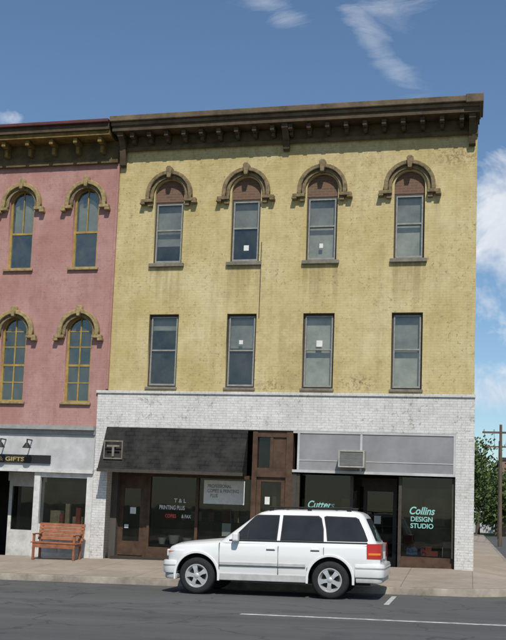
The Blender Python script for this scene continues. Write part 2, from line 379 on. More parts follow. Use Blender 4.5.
# ---- shopfront left (awning side)
gy=.55
boxes('shopfront_stall_riser',[(-8.72,-5.72,gy-.06,gy+.06,-.2,.62),(-4.46,-3.1,gy-.1,gy+.02,-.1,.72),(-1.82,-.44,gy-.35,gy-.2,-.1,.72)],M_brown,B)
boxes('shopfront_door',[(-9.66,-9.56,gy,gy+.06,.3,2.55),(-8.84,-8.74,gy,gy+.06,.3,2.55),(-9.56,-8.84,gy,gy+.06,2.35,2.55),(-9.56,-9.44,gy+.01,gy+.05,.36,2.35),(-8.96,-8.84,gy+.01,gy+.05,.36,2.35),(-9.44,-8.96,gy+.01,gy+.05,.36,.75),(-9.44,-8.96,gy+.01,gy+.05,2.2,2.35)],M_brown,B)
boxes('shopfront_mullions',[(-9.76,-9.67,gy-.05,gy+.1,.3,3.86),(-8.73,-8.66,gy-.05,gy+.05,.621,3.86),(-7.36,-7.28,gy-.05,gy+.05,.621,3.86),(-5.8,-5.71,gy-.05,gy+.05,.621,3.86),(-9.665,-5.72,gy-.045,gy+.045,2.552,2.65)],M_brown,B)
def gplane(name,x0,x1,y,z0,z1,m,parent=B):
    me=bpy.data.meshes.new(name); me.from_pydata([(x0,y,z0),(x1,y,z0),(x1,y,z1),(x0,y,z1)],[],[(0,1,2,3)]); return link(me,name,m,parent)
gplane('shop_window_glass',-8.66,-7.36,gy+.01,.63,2.56,M_shop); gplane('shop_window_glass',-7.28,-5.8,gy+.01,.63,2.56,M_shop)
gplane('door_glass',-9.44,-8.96,gy+.03,.75,2.2,M_shop)
box('white_shop_sign',-7.14,-6.0,gy-.03,gy-.01,1.86,2.50,M_paper,B)
text('shop_sign_lettering','PROFESSIONAL\nCOPIES & PRINTING\n   PLUS',-7.04,gy-.035,2.30,.13,M_metal,B,.76)
text('window_lettering','T & L',-7.98,gy-.01,1.86,.15,M_lwhite,B,1.0)
text('window_lettering','PRINTING PLUS',-8.4,gy-.01,1.66,.16,M_lwhite,B,.66)
text('window_lettering','COPIES',-8.22,gy-.01,1.44,.13,M_lred,B,.75)
text('window_lettering','& FAX',-7.75,gy-.01,1.44,.13,M_lwhite,B,.75)
boxes('door_notice',[(-9.25,-9.08,gy+.015,gy+.02,1.5,1.68),(-9.4,-9.28,gy+.015,gy+.02,1.1,1.2)],M_paper,B)
for (x,y,z,r_) in ((-8.0,.75,.72,.16),(-7.62,.8,.70,.13),(-8.35,.78,.70,.12)):
    v=[];f=[];n=16;prof=[(0,0),(.7,0),(1,.9),(1.05,1.0),(.9,1.0)]
    for i in range(n):
        for (pr,pz) in prof: v.append((x+r_*pr*cos(2*pi*i/n),y+r_*pr*sin(2*pi*i/n),z+pz*r_*1.5))
    for i in range(n):
        for j in range(4): f.append((i*5+j,((i+1)%n)*5+j,((i+1)%n)*5+j+1,i*5+j+1))
    mobj('display_pot',v,f,M_ac,B,smooth=40)
rnd=random.Random(5)
for (x0,x1,y,zb,cnt) in ((-8.5,-5.9,1.9,1.36,14),(-8.6,-5.9,1.0,.63,9),(-4.3,-3.2,1.0,.73,6),(-1.7,-.6,.75,.73,6)):
    L1=[[],[],[]]
    for i in range(cnt):
        x=rnd.uniform(x0,x1); w_=rnd.uniform(.05,.16); h_=rnd.uniform(.1,.4); yy=y+rnd.uniform(-.1,.3)
        L1[i%3].append((x-w_,x+w_,yy,yy+.12,zb,zb+h_))
    for k,mm in enumerate((M_goodr,M_goodb,M_goodg)): boxes('shop_goods',L1[k],mm,B)
boxes('shop_posters',[(-8.3,-7.9,4.78,4.79,1.8,2.4),(-7.6,-7.1,4.78,4.79,1.6,2.2),(-6.7,-6.1,4.78,4.79,1.4,2.1),(-3.9,-3.5,4.78,4.79,1.6,2.2),(-1.4,-.8,4.78,4.79,1.5,2.3),(-6.6,-6.35,gy+.015,gy+.02,1.0,1.35),(-5.35,-5.22,.095,.1,1.9,2.1)],M_paper,B)
boxes('shop_shelves',[(-8.6,-5.6,4.4,4.78,.9+i*.5,.94+i*.5) for i in range(3)]+[(-4.6,-.6,4.4,4.78,.9+i*.5,.94+i*.5) for i in range(3)],M_goodg,B)
boxes('shop_display_plinth',[(-8.6,-5.8,.65,1.5,.35,.60),(-4.4,-3.16,.6,1.2,.35,.70),(-1.76,-.5,.4,1.1,.35,.70)],M_brown,B)
# awning
AL,AR,AD=-9.84,-5.84,-.60
aw=[(AL,-.036,3.86),(AR,-.036,3.86),(AR,AD,2.70),(AL,AD,2.70),(AL,AD,2.62),(AR,AD,2.62),(AL,-.036,2.62),(AR,-.036,2.62)]
mobj('awning_canopy',aw,[(0,3,2,1),(3,4,5,2),(0,6,4,3),(1,2,5,7),(4,6,7,5)],M_awn,B)
box('awning_edge',AL-.02,AR+.02,AD-.02,AD-.001,2.60,2.69,M_frame,B)
E=[];ey=-.50
ex=-9.45
E=[(ex-.27,ex+.27,ey-.03,ey,3.42,3.455),(ex-.27,ex+.27,ey-.03,ey,2.95,2.985),(ex-.27,ex-.24,ey-.03,ey,2.986,3.419),(ex+.24,ex+.27,ey-.03,ey,2.986,3.419),(ex-.18,ex+.18,ey-.035,ey-.005,3.28,3.33),(ex-.03,ex+.03,ey-.035,ey-.005,3.02,3.279)]
boxes('awning_emblem',E,M_sill,B)
box('awning_emblem_stay',ex-.015,ex+.015,ey-.001,-.2,3.3,3.33,M_frame,B)
# ---- centre bay (stair door)
cy=.06
boxes('centre_bay_frame',[(-5.71,-5.58,cy-.06,cy+.3,-.1,3.86),(-4.80,-4.62,cy-.06,cy+.3,-.1,3.86),(-5.58,-4.80,cy-.04,cy+.1,3.68,3.86),(-5.58,-4.80,cy-.04,cy+.1,2.62,2.86),(-5.24,-5.16,cy-.03,cy+.1,2.861,3.679),(-5.58,-4.80,cy-.03,cy+.1,.2,.6)],M_brown,B)
box('centre_bay_panel',-5.16,-4.80,cy,cy+.05,2.861,3.679,M_brown,B)
boxes('stair_door',[(-5.58,-5.46,cy+.02,cy+.08,.601,2.62),(-4.92,-4.80,cy+.02,cy+.08,.601,2.62),(-5.46,-4.92,cy+.02,cy+.08,1.55,1.7),(-5.46,-4.92,cy+.02,cy+.08,2.5,2.62)],M_brown,B)
gplane('stair_door_glass',-5.46,-4.92,cy+.05,.6,2.5,M_shop); gplane('stair_fanlight',-5.58,-5.24,cy+.05,2.86,3.68,M_shop)
# ---- right shop
boxes('transom_panels',[(-4.44,-2.86,-.01,.03,2.84,3.80),(-2.80,-.50,-.01,.03,2.84,3.80)],M_grey,B)
boxes('transom_trim',[(-4.62,-.44,-.03,.06,3.80,3.858),(-4.62,-.44,-.05,.06,2.77,2.838),(-4.50,-4.441,-.03,.05,2.84,3.80),(-.499,-.441,-.03,.05,2.84,3.80),(-2.859,-2.801,-.025,.05,2.84,3.80),(-4.44,-.50,-.022,-.011,3.08,3.10)],M_cream,B)
boxes('shop_posts',[(-4.62,-4.5,.0,.2,-.1,2.738),(-4.499,-4.42,.02,.12,.72,2.738),(-3.14,-3.06,gy-.1,gy+.0,-.1,2.738),(-1.86,-1.78,gy-.4,gy-.3,-.1,2.738),(-.52,-.441,.1,.3,.72,2.738)],M_frame,B)
gplane('shop_window_glass',-4.42,-3.14,gy-.05,.72,2.738,M_shop)
gplane('shop_window_glass',-1.78,-.52,gy-.35,.72,2.738,M_shop)
boxes('entry_door',[(-2.9,-2.8,1.6,1.66,.35,2.5),(-2.1,-2.0,1.6,1.66,.35,2.5),(-2.8,-2.1,1.6,1.66,2.38,2.5),(-2.8,-2.1,1.6,1.66,.35,.62),(-3.06,-2.0,1.6,1.66,2.5,2.738)],M_frame,B)
gplane('door_glass',-2.8,-2.1,1.63,.62,2.38,M_shop)
v=[(-3.1,gy,.35),(-2.95,1.6,.35),(-2.95,1.6,2.7),(-3.1,gy,2.7),(-1.8,gy-.3,.35),(-1.95,1.6,.35),(-1.95,1.6,2.7),(-1.8,gy-.3,2.7)]
me=bpy.data.meshes.new('g'); me.from_pydata(v,[],[(0,1,2,3),(4,5,6,7)]); link(me,'recess_glass',M_shop,B)
text('window_lettering','Cutters',-4.28,gy-.07,1.86,.27,M_teal,B,.85,shear=.3)
text('window_lettering','Collins',-1.60,gy-.37,1.80,.27,M_teal,B,.85,shear=.3)
text('window_lettering','DESIGN\nSTUDIO',-1.55,gy-.37,1.62,.17,M_teal,B,.95)
boxes('door_notice',[(-2.6,-2.42,1.59,1.595,1.5,1.72)],M_paper,B)
boxes('air_conditioner_casing',[(-3.37,-3.33,-.42,-.031,2.92,3.36),(-2.74,-2.70,-.42,-.031,2.92,3.36),(-3.33,-2.74,-.42,-.031,3.32,3.36),(-3.33,-2.74,-.42,-.031,2.92,2.96)],M_ac,B)
boxes('air_conditioner_grille',[(-3.33,-2.74,-.40,-.38,2.98+i*.03,2.995+i*.03) for i in range(12)],M_metal,B)
box('air_conditioner_coil',-3.33,-2.74,-.37,-.05,2.961,3.319,M_black,B)
boxes('shop_counter',[(-8.4,-6.2,2.2,2.8,.35,1.35),(-4.2,-3.3,1.2,1.7,.35,1.2)],M_brown,B)

# ------------------------------------------------------------ PINK BUILDING
K=empty('pink_brick_building',(-16,0,0))
XP0=-22.2; XP1=-9.882
pc=[-10.83,-12.83,-14.83,-16.83,-18.83,-20.83]
hs=[];phw=.385
for cx in pc: hs+= [arch(cx,phw,8.38,10.36),arch(cx,phw,4.53,6.6)]
plate('front_wall',[rect(XP0,XP1-.002,3.86,11.6)]+hs,.0,.35,M_pink,K)
boxes('shell_walls',[(XP0,XP0+.3,.352,20,-.6,11.5),(XP1-.3,XP1-.004,.372,20,-.6,11.5),(XP0+.3,XP1-.31,19.7,20,-.6,11.5)],M_int,K)
boxes('floor_slabs',[(XP0+.3,XP1-.31,.36,19.69,3.88,4.1),(XP0+.3,XP1-.31,.36,19.69,7.5,7.7),(XP0+.3,XP1-.31,.8,19.69,-.3,.1)],M_intf,K)
boxes('interior_partitions',[(XP0+.3,XP1-.31,4.2,4.3,.1,3.87),(XP0+.3,XP1-.31,3.2,3.3,4.1,7.49),(XP0+.3,XP1-.31,3.2,3.3,7.71,11.2)],M_int,K)
box('roof_deck',XP0,XP1-.005,.36,20,11.5,11.62,M_roof,K)
fr=[]
for cx in pc:
    plate('window_frame_arched',[arch(cx,phw,8.38,10.36),arch(cx,phw-.06,8.44,10.36)],.10,.2,M_mustard,K)
    plate('window_frame_arched',[arch(cx,phw,4.53,6.6),arch(cx,phw-.06,4.59,6.6)],.10,.2,M_mustard,K)
    a=phw-.06
    fr+=[(cx-a,cx+a,.12,.18,9.42,9.48),(cx-.015,cx+.015,.12,.17,9.481,10.68),(cx-a,cx+a,.12,.18,5.56,5.62),(cx-.02,cx+.02,.12,.17,4.59,5.559),(cx-.02,cx+.02,.12,.17,5.621,6.92),(cx-a,cx+a,.125,.165,5.08,5.11),(cx-a,cx+a,.125,.165,6.1,6.13),(cx-a,cx+a,.125,.165,6.55,6.58)]
    plate('window_panes',[arch(cx,a,4.59,6.6)],.14,.142,M_glass,K); plate('window_panes',[arch(cx,a,8.44,10.36)],.14,.142,M_glass,K)
    for zc in (10.30,6.54):
        plate('hood_mould',[ring(cx,zc,.50,.62,.12)],-.15,.0,M_hoody,K,bev=.015)
        plate('hood_mould_inner',[ring(cx,zc,.40,.498,.10)],-.07,.0,M_hood,K,bev=.01)
        plate('hood_keystone',[[(cx-.05,zc+.42),(cx+.05,zc+.42),(cx+.085,zc+.72),(cx-.085,zc+.72)]],-.2,.001,M_hoody,K,bev=.015)
        bl=[]
        for s in (-1,1):
            q=sorted((cx+s*.42,cx+s*.72)); bl.append((q[0],q[1],-.16,.0,zc-.20,zc-.115)); q=sorted((cx+s*.60,cx+s*.74)); bl.append((q[0],q[1],-.17,0,zc-.28,zc-.202))
        boxes('hood_label_stops',bl,M_hoody,K,bevel=.012)
    boxes('window_sills',[(cx-.46,cx+.46,-.08,.3,8.31,8.382),(cx-.46,cx+.46,-.08,.3,4.46,4.532)],M_hoody,K,bevel=.01)
boxes('window_muntins',fr,M_mustard,K)
boxes('window_blinds',[(pc[0]-.3,pc[0]+.3,.22,.23,9.45,10.6),(pc[1]-.3,pc[1]+.3,.22,.23,9.45,10.6),(pc[3]-.3,pc[3]+.3,.22,.23,9.0,10.6)],M_curtl,K)
boxes('cornice_crown',[(XP0-.1,-10.02,-.78,.3,12.36,12.46)],M_maroon,K,bevel=.02)
boxes('cornice_fascia',[(XP0-.08,-10.021,-.68,.3,12.18,12.358)],M_corn,K)
boxes('cornice_soffit',[(XP0-.05,-10.022,-.6,.3,12.05,12.178)],M_mustd,K)
boxes('cornice_frieze',[(XP0,XP1-.03,-.06,.34,11.45,12.048),(XP0,XP1-.03,-.12,-.061,11.4,11.50)],M_frieze,K)
mod=[];x=-10.35
while x>XP0:
    mod+=[(x-.06,x+.06,-.52,-.062,11.88,12.048),(x-.05,x+.05,-.30,-.063,11.66,11.879)]; x-=.74
boxes('cornice_brackets',mod,M_mustd,K,bevel=.02)
# pink shopfront
boxes('shopfront_fascia',[(XP0,-10.17,-.10,.3,3.62,3.74),(XP0,-10.17,-.20,.3,3.741,3.858)],M_metal,K)
boxes('shopfront_panel',[(XP0,-10.17,-.04,.3,2.55,3.618)],M_cream,K)
boxes('shopfront_moulding',[(XP0,-10.17,-.10,-.041,2.55,2.64)],M_wfr,K)
box('name_board',-14.6,-11.45,-.09,-.041,2.79,3.02,M_black,K)
text('name_board_lettering','ANTIQUES & GIFTS',-14.2,-.095,2.84,.16,M_gold,K,1.45)
for x in (-12.05,-12.85,-13.9):
    boxes('gooseneck_lamp',[(x-.015,x+.015,-.35,-.041,3.42,3.45),(x-.015,x+.015,-.38,-.35,3.3,3.45)],M_black,K)
    v=[];f=[]
    for i in range(16):
        a=2*pi*i/16; v+=[(x+.04*cos(a),-.365+.04*sin(a),3.34),(x+.13*cos(a),-.365+.13*sin(a),3.2)]
    f=[(2*i,2*i+1,(2*i+3)%32,(2*i+2)%32) for i in range(16)]
    mobj('gooseneck_lamp_shade',v,f,M_black,K)
boxes('shopfront_frame',[(-10.35,-10.17,-.02,.2,-.4,2.549),(-11.92,-11.74,-.02,.2,-.4,2.549),(-11.74,-10.35,.0,.16,2.42,2.549),(-11.74,-10.35,.0,.16,-.4,1.12),(-13.3,-13.16,-.02,.2,-.4,2.549),(-16,-13.3,.0,.16,-.4,.9),(-16,-13.3,.0,.16,2.38,2.549),(-22.2,-16,.0,.2,-.4,2.549)],M_wfr,K)
boxes('shopfront_panel_moulding',[(-11.65,-11.12,-.02,-.001,.35,.95),(-11.02,-10.48,-.02,-.001,.35,.95)],M_cream,K)
gplane('shop_window_glass',-11.74,-10.35,.08,1.12,2.42,M_shop,K); gplane('shop_window_glass',-16,-13.3,.08,.9,2.38,M_shop,K)
boxes('entry_door',[(-13.1,-13.0,.9,.95,.1,2.3),(-12.1,-12.0,.9,.95,.1,2.3),(-13.0,-12.1,.9,.95,2.15,2.3),(-13.0,-12.1,.9,.95,.1,.9),(-13.15,-11.94,.9,.95,2.3,2.56)],M_wfr,K)
gplane('door_glass',-13.0,-12.1,.92,.9,2.15,M_shop,K)
boxes('shop_goods',[(-11.6,-11.3,.5,.8,1.12,1.5),(-10.9,-10.6,.45,.7,1.12,1.35),(-11.15,-11.03,.5,.6,1.12,1.7)],M_goodg,K)
boxes('shop_goods_boxes',[(-11.28,-11.18,.4,.5,1.12,1.4),(-10.75,-10.62,.3,.4,1.12,1.6),(-12.6,-12.4,1.5,1.7,.1,1.4)],M_goodr,K)
boxes('shop_window_ledge',[(-11.74,-10.35,.165,.9,1.05,1.118)],M_brown,K)

# ------------------------------------------------------------ BENCH
bx=-10.84; bz=gz(bx)+.33; by=-.55
N=empty('park_bench',(bx,by,bz))
L=.66
boxes('seat',[(-L,L,-.42+i*.095,-.34+i*.095,.42,.45) for i in range(5)],M_bench,N,keep=False,bevel=.006)
bk=boxes('backrest',[(-L,L,-.015,.015,.0+i*.095,.085+i*.095) for i in range(5)],M_bench,N,keep=False,bevel=.006)
bk.location=(0,.07,.50); bk.rotation_euler=(radians(-14),0,0)
for k,x in enumerate((-L+.08,L-.08)):
    boxes('leg_%d'%(k+1),[(x-.03,x+.03,-.40,-.34,-.03,.419),(x-.03,x+.03,.03,.09,0,.5),(x-.03,x+.03,-.34,.03,.36,.419)],M_bench,N,keep=False,bevel=.006)
    boxes('armrest_%d'%(k+1),[(x-.035,x+.035,-.42,.12,.64,.675),(x-.03,x+.03,-.40,-.34,.451,.639)],M_bench,N,keep=False,bevel=.006)
    o=box('back_post_%d'%(k+1),x-.03,x+.03,.016,.055,-.05,.46,M_bench,N,keep=False); o.location=(0,.07,.5); o.rotation_euler=(radians(-14),0,0)
box('front_apron',-L+.11,L-.11,-.40,-.38,.30,.415,M_bench,N,keep=False)

# ------------------------------------------------------------ CAR
t=NT('car_paint_white'); g=t.coords(); t.color(t.mix(t.noise(g,1.5,3),(.66,.66,.64),(.73,.73,.71))); t.b.inputs['Roughness'].default_value=.28; t.b.inputs['Coat Weight'].default_value=.6; t.b.inputs['Coat Roughness'].default_value=.05; M_paint=t.m
M_clad=mat('car_lower_cladding',(.44,.44,.42),.5,.2,5)
M_trim=mat('car_black_trim',(.015,.015,.015),.5,.2,6)
M_seam=mat('car_panel_gap',(.06,.06,.06),.8,.1,6)
M_tyre=mat('tyre_rubber',(.022,.022,.022),.85,.3,12)
t=NT('alloy_wheel'); t.color((.52,.52,.52)); t.b.inputs['Metallic'].default_value=.5; t.b.inputs['Roughness'].default_value=.38; M_rim=t.m
t=NT('car_glass'); g=t.coords(); t.color(t.mix(t.noise(g,2.2,3),(.008,.010,.010),(.035,.037,.034))); t.b.inputs['Roughness'].default_value=.04; t.b.inputs['Specular IOR Level'].default_value=.45; M_cg=t.m
t=NT('tail_lamp_red'); t.color((.42,.015,.012)); t.b.inputs['Roughness'].default_value=.15; M_red=t.m
t=NT('indicator_amber'); t.color((.7,.22,.03)); t.b.inputs['Roughness'].default_value=.15; M_amb=t.m
t=NT('headlamp_lens'); t.color((.6,.62,.63)); t.b.inputs['Roughness'].default_value=.1; M_lens=t.m
cx0=-6.27
C=empty('parked_car',(cx0,-5.33,gz(cx0)+.003),(0,-.022,0))
def loft(name,secs,mat_,smooth=35,cap=True):
    v=[];f=[];m=len(secs[0])
    for s in secs: v+=s
    for i in range(len(secs)-1):
        for j in range(m):
            f.append((i*m+j,i*m+(j+1)%m,(i+1)*m+(j+1)%m,(i+1)*m+j))
    if cap: f.append(tuple(range(m))); f.append(tuple(range((len(secs)-1)*m,len(secs)*m)))
    return mobj(name,v,f,mat_,C,keep=False,smooth=smooth)
ST=[(.17,.66,.44,.82,.87),(.19,.74,.42,.885,.935),(.25,.81,.40,.93,.98),(.36,.865,.39,.96,1.02),(.6,.90,.37,.99,1.06),(1.0,.915,.36,1.02,1.10),(1.3,.92,.35,1.045,1.125),
    (1.7,.92,.35,1.055,1.11),(2.4,.922,.35,1.065,1.11),(3.2,.922,.35,1.07,1.115),(3.9,.92,.36,1.075,1.12),(4.2,.912,.38,1.075,1.12),(4.36,.895,.40,1.07,1.115),(4.46,.86,.42,1.065,1.11),(4.52,.80,.45,1.04,1.09)]
def half(hw,zb,zs,zt):
    return [(hw-.14,zb),(hw-.035,zb+.05),(hw-.016,zb+.14),(hw+.000,.66),(hw+.008,.78),(hw+.002,.86),(hw-.012,zs-.10),(hw-.022,zs-.05),(hw-.05,zs-.008),(hw-.10,zs+.012),(hw-.24,zs+(zt-zs)*.55),(hw*.45,zs+(zt-zs)*.93)]
secs=[]
for (x,hw,zb,zs,zt) in ST:
    h=half(hw,zb,zs,zt); r=[(x,0,zb)]+[(x,-a,b) for a,b in h]+[(x,0,zt)]+[(x,a,b) for a,b in reversed(h)]
    if x<.26: r=[(a,b,min(c_,zt)) for a,b,c_ in r]
    secs.append(r)
body=loft('body',secs,M_paint)
FW,RW,WR=.84,3.55,.365
def cyl(name,x,y0,y1,z,r,mat_,n=40,parent=C):
    v=[];f=[]
    for i in range(n):
        a=2*pi*i/n; v+=[(x+r*cos(a),y0,z+r*sin(a)),(x+r*cos(a),y1,z+r*sin(a))]
    f=[(2*i,2*i+1,(2*i+3)%(2*n),(2*i+2)%(2*n)) for i in range(n)]+[tuple(range(0,2*n,2)),tuple(range(1,2*n,2))]
    return mobj(name,v,f,mat_,parent,keep=False,smooth=40)
cut=[]
for wx in (FW,RW):
    for s in (-1,1):
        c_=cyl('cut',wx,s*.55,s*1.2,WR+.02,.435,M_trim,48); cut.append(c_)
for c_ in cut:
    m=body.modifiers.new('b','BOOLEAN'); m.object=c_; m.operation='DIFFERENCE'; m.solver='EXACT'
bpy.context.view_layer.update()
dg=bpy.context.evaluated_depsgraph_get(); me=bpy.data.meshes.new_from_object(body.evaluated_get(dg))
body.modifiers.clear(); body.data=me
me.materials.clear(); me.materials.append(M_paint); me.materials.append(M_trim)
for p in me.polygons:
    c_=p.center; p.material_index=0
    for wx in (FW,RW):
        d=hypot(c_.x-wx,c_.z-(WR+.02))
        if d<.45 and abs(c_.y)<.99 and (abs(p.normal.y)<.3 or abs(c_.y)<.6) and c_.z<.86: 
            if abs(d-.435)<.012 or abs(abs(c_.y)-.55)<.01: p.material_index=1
    p.use_smooth=True
me.set_sharp_from_angle(angle=radians(32))
for c_ in cut: bpy.data.objects.remove(c_)
def rrect(x0,x1,hw,rf,rb,n=5,bow=0.):
    p=[]
    for (cx_,cy_,a0,r) in ((x0+rf,-hw+rf,pi,rf),(x1-rb,-hw+rb,1.5*pi,rb),(x1-rb,hw-rb,0,rb),(x0+rf,hw-rf,.5*pi,rf)):
        for i in range(n+1):
            a=a0+pi/2*i/n; p.append((cx_+r*cos(a),cy_+r*sin(a)))
    return p
GH=[(1.04,1.22,4.47,.885,.22,.16),(1.10,1.32,4.445,.872,.22,.16),(1.35,1.64,4.33,.79,.22,.16),(1.60,1.96,4.205,.71,.22,.16),(1.665,2.07,4.15,.675,.22,.18),(1.705,2.2,4.07,.62,.22,.2),(1.73,2.4,3.93,.52,.22,.22),(1.74,2.7,3.7,.3,.2,.2)]
secs=[]
for z,x0,x1,hw,rf,rb in GH: secs.append([(a,b,z) for a,b in rrect(x0,x1,hw,rf,rb)])
loft('greenhouse',secs,M_paint,28)
def ys(z):
    T=[(g_[0],g_[3]) for g_ in GH]
    for i in range(len(T)-1):
        if T[i][0]<=z<=T[i+1][0]:
            k=(z-T[i][0])/(T[i+1][0]-T[i][0]); return T[i][1]+(T[i+1][1]-T[i][1])*k
    return T[-1][1]
def sidepanel(name,poly,mat_,off=.006):
    for s in (-1,1):
        v=[(x,s*(ys(z)+off),z) for x,z in poly]
        n=len(v); v2=v+[(a,b-s*.02,c) for a,b,c in v]
        f=[tuple(range(n)),tuple(range(2*n-1,n-1,-1))]+[(i,(i+1)%n,n+(i+1)%n,n+i) for i in range(n)]
        mobj(name,v2,f,mat_,C,keep=False)
WN=[[(1.56,1.13),(1.79,1.35),(2.02,1.575),(2.07,1.60),(2.49,1.60),(2.475,1.35),(2.46,1.13)],
    [(2.56,1.13),(2.575,1.35),(2.59,1.60),(3.28,1.60),(3.34,1.55),(3.39,1.35),(3.40,1.13)],
    [(3.50,1.14),(3.47,1.35),(3.42,1.58),(3.46,1.60),(4.02,1.585),(4.08,1.55),(4.19,1.35),(4.27,1.17),(4.25,1.14)]]
def grow(p,d):
    cx_=sum(a for a,b in p)/len(p); cz_=sum(b for a,b in p)/len(p); r=[]
    for a,b in p: r.append((a+d*(1 if a>cx_ else -1),b+d*(1 if b>cz_ else -1) if abs(b-1.35)>.02 else b))
    return r
for w in WN:
    sidepanel('window_rubber',grow(w,.018),M_trim,.004); sidepanel('side_window',w,M_cg,.009)
sidepanel('quarter_light_divider',[(1.86,1.13),(1.88,1.13),(1.90,1.35),(1.92,1.46),(1.90,1.44),(1.88,1.35)],M_trim,.012)
def scr(name,rows,mat_,fwd):
    v=[];f=[]
    for (x,hw,z) in rows: v+=[(x,-hw,z),(x+(-.03 if fwd else .03),-hw*.4,z),(x+(-.03 if fwd else .03),hw*.4,z),(x,hw,z)]
    for i in range(len(rows)-1):
        for j in range(3): a=4*i+j; f.append((a,a+1,a+5,a+4))
    mobj(name,v,f,mat_,C,keep=False,smooth=60)
scr('windscreen',[(1.345,.66,1.13),(1.63,.60,1.35),(1.945,.52,1.595)],M_cg,True)
scr('rear_screen',[(4.43,.70,1.15),(4.335,.64,1.35),(4.225,.56,1.58)],M_cg,False)
def hprism(name,plan,z0,z1,mat_,bev=.03):
    me=curve_mesh([plan],(z1-z0)/2,bev)
    for v in me.vertices: v.co.z+=(z0+z1)/2
    for p in me.polygons: p.use_smooth=True
    me.set_sharp_from_angle(angle=radians(40))
    return link(me,name,mat_,C,keep=False)
hprism('front_bumper',rrect(.06,.41,.91,.30,.02,7),.40,.665,M_paint)
hprism('front_valance',rrect(.10,.42,.88,.28,.02,7),.29,.398,M_clad,.02)
hprism('rear_bumper',rrect(4.03,4.60,.93,.02,.18,6),.43,.70,M_paint)
hprism('rear_valance',rrect(4.05,4.56,.90,.02,.16,6),.33,.428,M_clad,.02)
hprism('front_bumper_strip',rrect(.052,.40,.918,.30,.02,7),.555,.585,M_clad,.008)
hprism('rear_bumper_strip',rrect(4.04,4.608,.938,.02,.18,6),.60,.635,M_clad,.008)
for s in (-1,1):
    y0,y1=sorted((s*.90,s*.938)); 
    box('sill_cladding',1.30,3.07,*sorted((s*.86,s*.926)),.30,.44,M_clad,C,keep=False,bevel=.012)
    box('side_moulding',1.31,2.50,y0,y1,.60,.665,M_clad,C,keep=False,bevel=.008)
    box('side_moulding',2.53,3.06,y0,y1,.60,.665,M_clad,C,keep=False,bevel=.008)
    box('side_moulding_line',1.31,3.06,*sorted((s*.90,s*.934)),.588,.597,M_seam,C,keep=False)
    for wx in (FW,RW):
        plate('wheel_arch_lip',[ring(wx,WR+.02,.43,.482,.10,28)],*sorted((s*.90,s*.94)),M_paint,C,keep=False,bev=.008)
    boxes('panel_gaps',[(a,b,*sorted((s*.88,s*.9315)),c,d) for a,b,c,d in [(1.30,1.308,.46,1.04),(2.508,2.516,.44,1.0)]],M_seam,C,keep=False)
    boxes('panel_gaps_upper',[(3.09,3.098,*sorted((s*.88,s*.931)),.46,.60),(3.42,3.427,*sorted((s*.88,s*.9315)),.84,1.0)],M_seam,C,keep=False)
    boxes('door_handles',[(2.28,2.44,*sorted((s*.89,s*.945)),.93,.965),(3.17,3.33,*sorted((s*.89,s*.945)),.935,.97)],M_paint,C,keep=False,bevel=.01)
    boxes('door_handle_recess',[(2.27,2.45,*sorted((s*.90,s*.926)),.915,.929),(3.16,3.34,*sorted((s*.90,s*.926)),.92,.934)],M_seam,C,keep=False)
    boxes('belt_trim',[(1.5,4.28,*sorted((s*.855,s*.884)),1.085,1.108)],M_trim,C,keep=False)
    box('roof_rail',2.25,3.95,*sorted((s*.56,s*.595)),1.765,1.79,M_trim,C,keep=False,bevel=.008)
    boxes('roof_rail_feet',[(2.27,2.36,*sorted((s*.555,s*.60)),1.70,1.766),(3.05,3.13,*sorted((s*.555,s*.60)),1.70,1.766),(3.84,3.93,*sorted((s*.555,s*.60)),1.70,1.766)],M_trim,C,keep=False)
    box('door_mirror',1.60,1.72,*sorted((s*.89,s*1.08)),1.08,1.25,M_paint,C,keep=False,bevel=.03)
    box('door_mirror_arm',1.62,1.70,*sorted((s*.84,s*.90)),1.10,1.16,M_trim,C,keep=False)
    tl=[]
    for (x,hw) in ((4.27,.912),(4.36,.904),(4.46,.872),(4.525,.815),(4.54,.70)):
        tl.append([(x,s*(hw+.010),.80),(x,s*(hw+.008),.95),(x,s*(hw-.006),1.09),(x,s*(hw-.2),1.09),(x,s*(hw-.2),.80)])
    loft('tail_lamp',tl,M_red,50)
    tl=[]
    for (x,hw) in ((4.30,.919),(4.36,.915),(4.46,.883),(4.53,.826)):
        tl.append([(x,s*(hw+.004),.87),(x,s*(hw+.004),.91),(x,s*(hw-.1),.91),(x,s*(hw-.1),.87)])
    loft('tail_lamp_indicator',tl,M_amb,50)
    box('headlamp',.15,.24,*sorted((s*.45,s*.74)),.74,.88,M_lens,C,keep=False,bevel=.02)
    tl=[]
    for (x,hw) in ((.18,.735),(.25,.815),(.36,.868)):
        tl.append([(x,s*hw,.76),(x,s*hw,.85),(x,s*(hw-.1),.85),(x,s*(hw-.1),.76)])
    loft('corner_lamp',tl,M_amb,50)
boxes('grille',[( .14,.19,-.38+i*.11,-.30+i*.11,.70,.87) for i in range(7)],M_trim,C,keep=False)
boxes('roof_cross_bars',[(2.6,2.64,-.56,.56,1.772,1.79),(3.6,3.64,-.56,.56,1.772,1.79)],M_trim,C,keep=False)
box('number_plate',4.531,4.545,-.16,.16,.78,.92,M_paper,C,keep=False)
box('underbody',.5,4.3,-.55,.55,.26,.36,M_trim,C,keep=False)
box('antenna',1.15,1.156,.7,.706,1.05,1.8,M_trim,C,keep=False)
def lathe(name,prof,cx_,cz_,mat_,s,n=48,smooth=35):
    v=[];f=[];m=len(prof)
    for i in range(n):
        a=2*pi*i/n
        for r,y in prof: v.append((cx_+r*cos(a),s*y,cz_+r*sin(a)))
    for i in range(n):
        for j in range(m-1):
            f.append((i*m+j,i*m+j+1,((i+1)%n)*m+j+1,((i+1)%n)*m+j))
    return mobj(name,v,f,mat_,C,keep=False,smooth=smooth)
